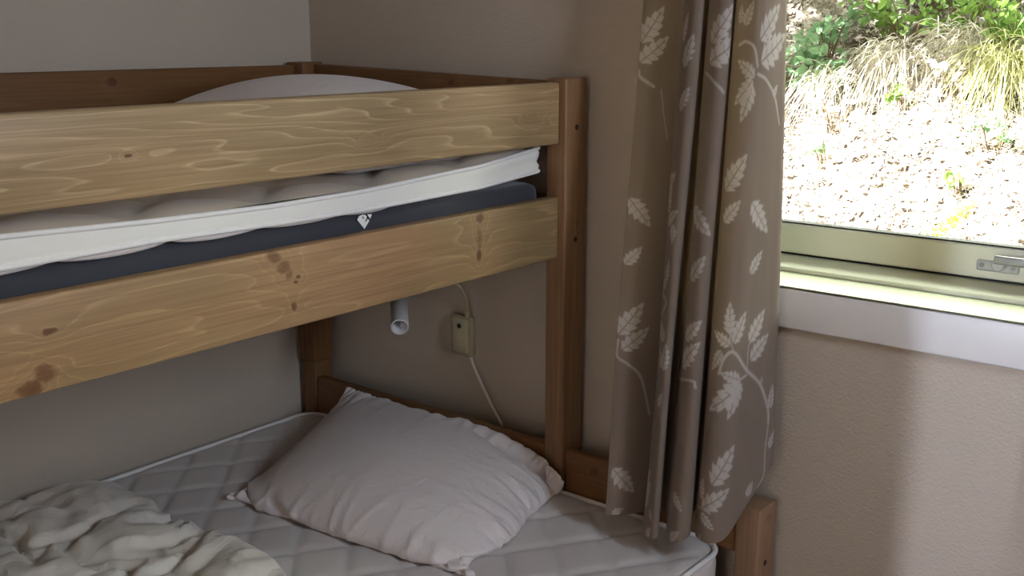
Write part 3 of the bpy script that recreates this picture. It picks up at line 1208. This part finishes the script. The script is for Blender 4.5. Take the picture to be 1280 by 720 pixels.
STEMS = [([(0.0, 1.4339), (0.0038, 1.4222), (0.0266, 1.4059)], 0.0028),
         ([(0.0411, 1.4002), (0.051, 1.3518), (0.0633, 1.3082)], 0.0009),
         ([(0.5112, 1.4345), (0.5287, 1.4262), (0.558, 1.4015)], 0.0026),
         ([(0.7949, 1.4825), (0.8094, 1.488), (0.8316, 1.4785), (0.8448, 1.4474)], 0.0028),
         ([(0.8466, 1.4347), (0.8768, 1.4246), (0.9142, 1.3935), (0.9366, 1.3486)], 0.0026),
         ([(0.0028, 0.9316), (0.0028, 0.9009), (0.0233, 0.887), (0.0494, 0.8595), (0.0775, 0.7861)], 0.0024),
         ([(0.2005, 1.037), (0.238, 1.0259), (0.2089, 0.9942)], 0.0028),
         ([(0.4064, 0.8848), (0.3968, 0.8626), (0.5287, 0.8946), (0.5476, 0.8839)], 0.0026),
         ([(0.8032, 0.9176), (0.8119, 0.9454), (0.8331, 0.9565), (0.8727, 0.9202), (0.9142, 0.8877), (0.9405, 0.8392), (0.9443, 0.8103)], 0.003),
         ([(0.8316, 0.961), (0.8226, 0.9788), (0.8198, 1.0137)], 0.0012),
         ([(0.8748, 0.9217), (0.8748, 0.9596), (0.8853, 0.9755)], 0.0012),
         ([(0.8727, 0.9103), (0.8542, 0.9053)], 0.0022),
         ([(0.9424, 0.8389), (0.9443, 0.8039), (0.9386, 0.7649), (0.9366, 0.7158), (0.9206, 0.6945)], 0.0016),
         ([(0.7856, 0.6681), (0.6722, 0.6447), (0.7839, 0.7187)], 0.0012)]


def leaf_print(u, z):
    out = np.zeros(u.shape)
    for (u0, z0, u1, z1, wr) in LEAVES:
        L = math.hypot(u1 - u0, z1 - z0)
        sel = np.where((u > min(u0, u1) - L * .5) & (u < max(u0, u1) + L * .5) & (z > min(z0, z1) - L * .5) & (z < max(z0, z1) + L * .5))
        if len(sel[0]) == 0:
            continue
        du, dz = (u1 - u0) / L, (z1 - z0) / L
        a = ((u[sel] - u0) * du + (z[sel] - z0) * dz) / L
        b = ((u[sel] - u0) * -dz + (z[sel] - z0) * du) / L
        ac = np.clip(a, 0, 1)
        w = wr * np.sin(PI * ac ** .75) ** .8 * (1 - .25 * ac)
        ab = np.abs(b)
        tooth = ((ac * 5.0 - .0) % 1.0)
        w = w * (1.0 - .42 * (1 - tooth))
        body = np.clip((w - ab) / .035 + .5, 0, 1) * ((a > 0) & (a < 1))
        rib = np.clip((.018 - ab) / .02 + .5, 0, 1) * (a < .86)
        sv = ((ac * 5.0 - ab * 2.6 + .15) % 1.0)
        side = np.clip((.10 - np.minimum(sv, 1 - sv)) / .08, 0, 1) * (ab < w * .72) * (a < .85)
        body = body * (1 - .85 * np.maximum(rib, side))
        out[sel] = np.maximum(out[sel], body)
    for pts, r in STEMS:
        P = spline(pts, 40)
        lo, hi = P.min(0) - .02, P.max(0) + .02
        sel = np.where((u > lo[0]) & (u < hi[0]) & (z > lo[1]) & (z < hi[1]))
        if len(sel[0]) == 0:
            continue
        q = np.c_[u[sel], z[sel]]
        best = np.full(len(q), 9.0)
        for p0, p1 in zip(P[:-1], P[1:]):
            d = p1 - p0
            tt = np.clip(((q - p0) @ d) / (d @ d + 1e-12), 0, 1)
            best = np.minimum(best, np.hypot(*(q - p0 - tt[:, None] * d).T))
        out[sel] = np.maximum(out[sel], np.clip((r - best) / .0012 + .5, 0, 1) * .9)
    return out


def curtain_material():
    t = NT('curtain_fabric', .8, .15)
    at = t.node('ShaderNodeAttribute', attribute_name='leaf_print')
    P = t.obj()
    n = t.noise(t.vmath('MULTIPLY', P, (60, 60, 5)), 1.0, 2)
    c = t.mix(n, (.285, .222, .180), (.335, .262, .215))
    c = t.mix(at.outputs['Fac'], c, (.66, .61, .57))
    t.base(c)
    t.b.inputs['Sheen Weight'].default_value = .15
    bmp = t.bump(t.noise(t.vmath('MULTIPLY', P, (500, 500, 300)), 1.0, 1), .2, .0005)
    t.normal(bmp)
    tr = t.node('ShaderNodeBsdfTranslucent')
    t.put(tr, 'Color', t.mix(.5, c, (.50, .43, .27)))
    mx = t.node('ShaderNodeMixShader')
    mx.inputs[0].default_value = .40
    t.l.new(t.b.outputs[0], mx.inputs[1])
    t.l.new(tr.outputs[0], mx.inputs[2])
    t.l.new(mx.outputs[0], t.out.inputs['Surface'])
    return t.m


M_curtain = curtain_material()
ZT = 2.24
C_BOT = [(1.082, -0.235, 0.594), (1.1, -0.225, 0.596), (1.116, -0.205, 0.594), (1.125, -0.17, 0.589), (1.1345, -0.15, 0.5877), (1.1472, -0.205, 0.5863), (1.174, -0.245, 0.585), (1.201, -0.265, 0.593), (1.207, -0.25, 0.592), (1.181, -0.205, 0.5924), (1.1569, -0.16, 0.5928), (1.1653, -0.15, 0.5932), (1.196, -0.195, 0.5936), (1.226, -0.245, 0.594), (1.256, -0.262, 0.602), (1.269, -0.245, 0.611), (1.2529, -0.205, 0.611), (1.2277, -0.155, 0.611), (1.2353, -0.15, 0.611), (1.2545, -0.19, 0.611), (1.28, -0.235, 0.611), (1.31, -0.245, 0.611), (1.331, -0.225, 0.619), (1.342, -0.185, 0.653), (1.355, -0.14, 0.698), (1.359, -0.1, 0.725), (1.34, -0.065, 0.715)]
C_TOP = [(1.0407, -0.09), (1.0716, -0.095), (1.0961, -0.085), (1.1208, -0.07), (1.1383, -0.06), (1.1345, -0.085), (1.1535, -0.115), (1.1749, -0.13), (1.188, -0.125), (1.1788, -0.1), (1.1641, -0.065), (1.1683, -0.055), (1.1832, -0.085), (1.2025, -0.12), (1.2308, -0.135), (1.2454, -0.125), (1.2342, -0.095), (1.219, -0.06), (1.2242, -0.055), (1.2393, -0.09), (1.2549, -0.12), (1.2806, -0.135), (1.3022, -0.14), (1.3128, -0.12), (1.3174, -0.09), (1.3188, -0.065), (1.3035, -0.045)]
fz = np.r_[np.linspace(0, .62, 600), np.linspace(.625, 1, 60)]


def grid_faces(r, c):
    idx = np.arange(r * c).reshape(r, c)
    return np.stack([idx[:-1, :-1], idx[:-1, 1:], idx[1:, 1:], idx[1:, :-1]], -1).reshape(-1, 4)


def make_curtain(name, bottom, top, n, fzl, label, prn):
    Xs, arc = curtain_shape(bottom, top, ZT, n, fzl)
    nz = len(fzl)
    zz = Xs[:, :, 2]
    V = Xs.reshape(-1, 3)
    F = grid_faces(nz, n)
    th = thing(name, (float(V[:, 0].mean()), float(V[:, 1].mean()), float(V[:, 2].min())), label, 'curtain')
    me = bpy.data.meshes.new('panel')
    me.from_pydata(V.tolist(), [], F.tolist())
    smooth(me)
    u = np.broadcast_to(arc[None, :], (nz, n))
    val = leaf_print(u.copy(), zz.copy()) if prn else np.zeros((nz, n))
    # stitched hem line near the bottom edge
    at = me.attributes.new('leaf_print', 'FLOAT', 'POINT')
    at.data.foreach_set('value', val.ravel().astype(np.float32))
    o = place_mesh('panel', me, M_curtain, th)
    md = o.modifiers.new('cloth', 'SOLIDIFY')
    md.thickness = .0012
    md.offset = 0
    return th, Xs, arc


cur, CXS, CARC = make_curtain('curtain', C_BOT, C_TOP, 560, fz,
                              'taupe curtain printed with white leaves hanging left of the window', True)
#DEBUGSAVE#

# right-hand curtain: out of frame, its folds shaped for the shadow it casts on the wall
R_BOT = [(1.800, -.022, .55), (1.812, -.030, .55), (1.830, -.024, .55)] + [(1.84 + .024 * k, -.022 - (.024 * k + .04) * .30 * (k % 2), .55) for k in range(1, 12)] + [(2.13, -.03, .55)]
R_TOP = [(x, y) for x, y, z in R_BOT]
make_curtain('curtain', R_BOT, R_TOP, 140, np.linspace(0, 1, 40),
             'taupe curtain hanging right of the window, beyond the grey window handle', False)
rod = thing('curtain_rod', (1.6, -.1, 2.24), 'curtain rod above the window carrying both curtains', 'curtain rod')
tube('rod', [(.95, -.09, 2.255), (2.30, -.09, 2.255)], .014, M_metal, rod, 16)
for xx in (.98, 2.27):
    tube('bracket', [(xx, -.09, 2.240), (xx, -.0005, 2.240)], .008, M_metal, rod, 12)

# ------------------------------------------------------------------ outside: a sunlit bank
def bank_h(x, y):
    b = np.interp(y, [.3, .9, 1.4, 1.9, 2.4, 2.9, 3.3, 3.7, 4.3, 5.5, 9], [-.15, .02, .35, .76, 1.10, 1.34, 1.62, 2.05, 2.7, 3.3, 3.8])
    n = .05 * np.sin(x * 3.1 + y * 1.7) + .04 * np.sin(x * 7.3 - y * 4.1 + 1) + .02 * np.sin(x * 17 + y * 13) + .018 * np.sin(x * 31 - y * 23) * np.sin(y * 37 + x * 11)
    return b + n * np.clip((y - .6), 0, 1)


def soil():
    t = NT('bank_soil', .95, .1)
    P = t.obj()
    a = t.noise(P, 6, 5, .65)
    t.base(t.ramp(a, [(.3, (.06, .045, .04)), (.5, (.16, .13, .115)), (.7, (.42, .38, .33))]))
    t.normal(t.bump(t.noise(P, 40, 5, .7), .9, .02))
    return t.m


xs = np.r_[np.linspace(-5, -.9, 30), np.linspace(-.85, 2, 130), np.linspace(2.1, 6, 25)]
ys = np.r_[np.linspace(.275, 1.4, 14), np.linspace(1.42, 3.8, 120), np.linspace(3.9, 9, 30)]
Xg, Yg = np.meshgrid(xs, ys, indexing='ij')
Zg = bank_h(Xg, Yg)
Vb = np.stack([Xg, Yg, Zg], -1).reshape(-1, 3)
ix = np.arange(Vb.shape[0]).reshape(Xg.shape)
Fb = np.stack([ix[:-1, :-1], ix[1:, :-1], ix[1:, 1:], ix[:-1, 1:]], -1).reshape(-1, 4)
bank = np_obj('ground', Vb, Fb, soil())
tag(bank, 'sunlit earth bank rising outside the window', 'ground', kind='structure')


def leafy(name, c0, c1, trans=.35):
    t = NT(name, .5, .3)
    n = t.noise(t.obj(), 9, 2)
    c = t.mix(n, c0, c1)
    t.base(c)
    tr = t.node('ShaderNodeBsdfTranslucent')
    t.put(tr, 'Color', c)
    mx = t.node('ShaderNodeMixShader')
    mx.inputs[0].default_value = trans
    t.l.new(t.b.outputs[0], mx.inputs[1])
    t.l.new(tr.outputs[0], mx.inputs[2])
    t.l.new(mx.outputs[0], t.out.inputs['Surface'])
    return t.m


M_straw = leafy('dry_straw', (.50, .45, .36), (.74, .70, .62), .2)
M_litter = leafy('leaf_litter', (.42, .35, .30), (.76, .72, .68), .15)
M_green = leafy('green_leaf', (.14, .27, .06), (.27, .42, .10))
M_green2 = leafy('blue_green_leaf', (.16, .30, .16), (.30, .46, .26))
M_greend = leafy('dark_green_leaf', (.07, .13, .035), (.15, .24, .07))
M_moss = leafy('moss', (.32, .34, .06), (.48, .48, .11), .1)
M_stem = plain('twig_bark', (.20, .14, .09), .8, .2)
nrs = np.random.RandomState(5)


def blades(pos, length, width, direction, droop, mat, name, parent=None, segs=4):
    """many thin curved blades; pos (n,3), direction (n,3) unit"""
    n = len(pos)
    V = np.empty((n, (segs + 1) * 2, 3))
    side = np.cross(direction, nrs.normal(size=(n, 3)))
    side /= np.linalg.norm(side, axis=1)[:, None] + 1e-9
    for k in range(segs + 1):
        f = k / segs
        c = pos + direction * (length * f)[:, None]
        c[:, 2] -= droop * length * f ** 2
        w = (width * (1 - .85 * f) * .5)[:, None] * side
        V[:, 2 * k] = c - w
        V[:, 2 * k + 1] = c + w
    base = np.arange(n)[:, None] * (segs + 1) * 2
    F = np.concatenate([np.stack([base[:, 0] + 2 * k, base[:, 0] + 2 * k + 1, base[:, 0] + 2 * k + 3, base[:, 0] + 2 * k + 2], -1) for k in range(segs)])
    me = bpy.data.meshes.new(name)
    me.from_pydata(V.reshape(-1, 3).tolist(), [], F.tolist())
    return place_mesh(name, me, mat, parent)


def unit(v):
    return v / (np.linalg.norm(v, axis=1)[:, None] + 1e-9)


# dry grass and twigs over the bank
N = 26000
px_, py_ = nrs.uniform(-.9, 2.0, N), nrs.uniform(1.5, 3.8, N)
pos = np.c_[px_, py_, bank_h(px_, py_) - .01]
d = unit(np.c_[nrs.normal(0, .8, N), nrs.normal(-.45, .5, N), np.abs(nrs.normal(.45, .4, N))])
g = blades(pos, nrs.uniform(.05, .16, N), nrs.uniform(.002, .005, N), d, nrs.uniform(.1, .7, N), M_straw, 'dry_grass')
tag(g, 'pale dry grass covering the sunlit bank outside', 'grass', kind='stuff')


def leaf_cloud(pos, nrm, size, mat, name, parent):
    """small pointed leaves, each two triangles folded along the midrib plus tip"""
    n = len(pos)
    t1 = unit(np.cross(nrm, nrs.normal(size=(n, 3))))
    t2 = np.cross(nrm, t1)
    s = size[:, None]
    shape = [(-.5, 0, 0), (-.2, .24, .06), (.12, .27, .07), (.5, 0, -.06), (.12, -.27, .07), (-.2, -.24, .06)]
    V = np.stack([pos + (t1 * a + t2 * b + nrm * c) * s for a, b, c in shape], 1)
    b = np.arange(n) * 6
    F = np.concatenate([np.stack([b, b + 1, b + 2, b + 3], -1), np.stack([b, b + 3, b + 4, b + 5], -1)])
    me = bpy.data.meshes.new(name)
    me.from_pydata(V.reshape(-1, 3).tolist(), [], F.tolist())
    return place_mesh(name, me, mat, parent)


N = 15000
px_, py_ = nrs.uniform(-.9, 2.0, N), nrs.uniform(1.5, 3.8, N)
pos = np.c_[px_, py_, bank_h(px_, py_) + nrs.uniform(.0, .03, N)]
lt = leaf_cloud(pos, unit(np.c_[nrs.normal(0, .6, N), nrs.normal(-.5, .6, N), nrs.uniform(.3, 1, N)]), nrs.uniform(.012, .04, N), M_litter, 'leaf_litter', None)
tag(lt, 'pale dead leaves scattered over the sunlit bank outside', 'leaf litter', kind='stuff')


def shrub(name, x, y, n, spread, size, mat, label, height=.25, down=0.0, zoff=0.0, group=None):
    z = float(bank_h(np.array([x]), np.array([y]))[0]) + zoff
    th = thing(name, (x, y, z), label, 'plant', group)
    tips = []
    bm = bmesh.new()
    k = max(4, n // 9)
    for i in range(k):
        a = nrs.uniform(0, 2 * PI)
        r = spread * math.sqrt(nrs.uniform(.05, 1))
        tip = np.array([x + r * math.cos(a), y - .05 + r * math.sin(a) * .6 - down * .3, z + height * nrs.uniform(.3, 1) - down * nrs.uniform(.2, 1)])
        b0 = np.array([x + .2 * r * math.cos(a), y, z - .03])
        mid = (b0 + tip) / 2 + np.array([0, 0, .06 + .10 * down])
        pts = spline([b0, mid, tip], 8)
        tube_bm(bm, [tuple(p) for p in pts], [.004 * (1 - .7 * q / 7) for q in range(8)], 5)
        tips += [pts[j] for j in (3, 4, 5, 6, 7, 7)]
    bm_obj('stems', bm, M_stem, th)['kind'] = 'stuff'
    tips = np.array(tips)
    pos = tips[nrs.randint(0, len(tips), n)] + nrs.normal(0, spread * .13, (n, 3))
    nr = unit(np.c_[nrs.normal(0, .5, n), nrs.normal(-.5, .5, n), nrs.uniform(.2, 1, n)])
    leaf_cloud(pos, nr, size * nrs.uniform(.6, 1.25, n), mat, 'foliage', th)
    return th


shrub('shrub', .12, 2.72, 170, .20, .060, M_green2, 'blue-green leafy shrub outside, beside the left curtain edge', .30)
shrub('shrub', .42, 3.05, 150, .24, .055, M_green, 'mid green leafy shrub at the top left of the window view', .28)
shrub('shrub', .95, 2.75, 150, .22, .060, M_green, 'bright green leafy shrub at the top right of the window view', .34)
shrub('shrub', .72, 2.95, 90, .20, .045, M_green, 'sparse green sprigs at the top middle of the window view', .20)
shrub('shrub', 1.02, 2.40, 60, .12, .040, M_green2, 'small blue-green plant on the bank below the tree stump', .14)
shrub('dry_plant', .36, 2.50, 60, .13, .034, M_litter, 'pale withered plant on the bank just right of the blue-green shrub', .16)
shrub('dry_plant', .80, 2.58, 70, .14, .036, M_litter, 'pale withered plant between the two hanging grass tufts on the right', .18)
shrub('seedling', .42, 2.28, 14, .08, .045, M_green2, 'blue-green sprig in the middle of the white sunlit bank', .12)
M_leafbig = leafy('broad_green_leaf', (.16, .34, .08), (.28, .48, .14))
shrub('bramble', .98, 2.86, 75, .22, .085, M_leafbig, 'broad-leaved bramble hanging in at the top right corner of the window view', .26)
shrub('bramble', .10, 2.95, 80, .17, .060, M_green2, 'broad-leaved blue-green bramble beside the curtain edge', .22)
shrub('shrub', .55, 3.22, 150, .24, .050, M_greend, 'dark green shrub at the very top of the bank, left of the middle', .20)
shrub('shrub', .80, 3.15, 130, .20, .045, M_greend, 'dark green shrub at the very top of the bank, right of the middle', .20)
shrub('seedling', .62, 2.55, 8, .05, .07, M_green, 'single green sprig in the middle of the bank', .10)
shrub('seedling', .98, 2.15, 12, .05, .05, M_green, 'small green sprig low on the right of the bank', .08)


def tuft(x, y, z, n, label, L=(.18, .34), mat=None):
    th = thing('grass_tuft', (x, y, z), label, 'grass tuft', 'hanging grass tufts on the bank')
    pos = np.c_[nrs.normal(x, .06, n), nrs.normal(y, .03, n), nrs.normal(z, .03, n)]
    d = unit(np.c_[nrs.normal(0, .45, n), nrs.normal(-.75, .25, n), nrs.normal(.15, .35, n)])
    blades(pos, nrs.uniform(*L, n), nrs.uniform(.003, .006, n), d, nrs.uniform(.6, 1.3, n), mat or M_straw, 'blades', th, 6)


M_grassg = leafy('yellow_green_grass', (.34, .36, .14), (.55, .55, .28), .25)
tuft(.98, 2.62, 1.42, 260, 'yellow-green grass tuft hanging below the tree stump', mat=M_grassg)
tuft(.50, 2.72, 1.42, 240, 'pale straw tuft hanging left of the middle of the bank')
tuft(.28, 2.60, 1.32, 160, 'short straw tuft hanging near the blue-green shrub', (.1, .22))
tuft(.74, 2.80, 1.50, 200, 'straw tuft hanging at the top middle of the bank')

# moss cushions
for (mx_, my_, r_, lab) in ((1.0, 2.02, .07, 'yellow-green moss cushion low at the right of the bank'), (.24, 2.0, .04, 'small yellow moss cushion low at the left of the bank')):
    n = 420
    a, rr = nrs.uniform(0, 2 * PI, n), r_ * np.sqrt(nrs.uniform(0, 1, n))
    x_, y_ = mx_ + rr * np.cos(a), my_ + rr * np.sin(a) * .7
    pos = np.c_[x_, y_, bank_h(x_, y_) - .005]
    d = unit(np.c_[nrs.normal(0, .5, n), nrs.normal(-.4, .4, n), nrs.uniform(.5, 1, n)])
    o = blades(pos, nrs.uniform(.02, .05, n), nrs.uniform(.004, .008, n), d, nrs.uniform(0, .4, n), M_moss, 'moss', None, 3)
    tag(o, lab, 'moss')

# tree stump
st = thing('tree_stump', (1.02, 2.72, 1.42), 'grey cut tree stump end at the top right of the window view', 'stump')
bm = bmesh.new()
tube_bm(bm, [(1.10, 3.0, 1.44), (1.05, 2.85, 1.45), (1.02, 2.66, 1.455)], [.055, .047, .042], 14)
soft(bm_obj('trunk', bm, plain('grey_bark', (.30, .26, .22), .85, .2, 0, .3, 60), st))
bm = bmesh.new()
tube_bm(bm, [(1.0205, 2.663, 1.455), (1.0198, 2.657, 1.455)], [.036, .034], 14)
bm_obj('cut_face', bm, plain('grey_wood', (.46, .43, .40), .8, .2, 0, .3, 90), st)

# one tree beyond the frame: its crown hangs over the bank and shades the top of it
def bank_tree(base, crowns):
    th = thing('tree', tuple(base), 'leafy tree leaning over the bank outside, left of the window view', 'tree')
    fork = Vector((base[0] + .25, base[1] - .35, base[2] + 2.0))
    tube('trunk', [base, ((base[0] + fork.x) / 2, (base[1] + fork.y) / 2 - .05, base[2] + 1.0), tuple(fork)], [.13, .11, .09], M_stem, th, 10)
    for (x, y, z, R_, n) in crowns:
        c = Vector((x, y, z))
        mid = (fork + c) / 2 + Vector((0, 0, .25))
        tube('branch', [tuple(q) for q in spline([tuple(fork), tuple(mid), (x, y, z)], 12)], [.06 * (1 - .05 * q) for q in range(12)], M_stem, th, 8)
        q = nrs.normal(size=(n, 3))
        q = unit(q) * (nrs.uniform(.2, 1, n) ** .5)[:, None] * np.array([R_, R_ * .8, R_ * .6]) + np.array([x, y, z])
        leaf_cloud(q, unit(nrs.normal(size=(n, 3)) + np.array([0, 0, .8])), nrs.uniform(.06, .12, n), M_green, 'foliage', th)


bank_tree((-2.9, 3.4, 1.7), [(-1.50, 1.34, 3.82, .55, 620), (-.85, 1.38, 3.82, .55, 620), (-.22, 1.34, 3.82, .55, 620), (-1.65, 1.85, 4.12, .50, 520), (-.95, 1.90, 4.12, .50, 520)])
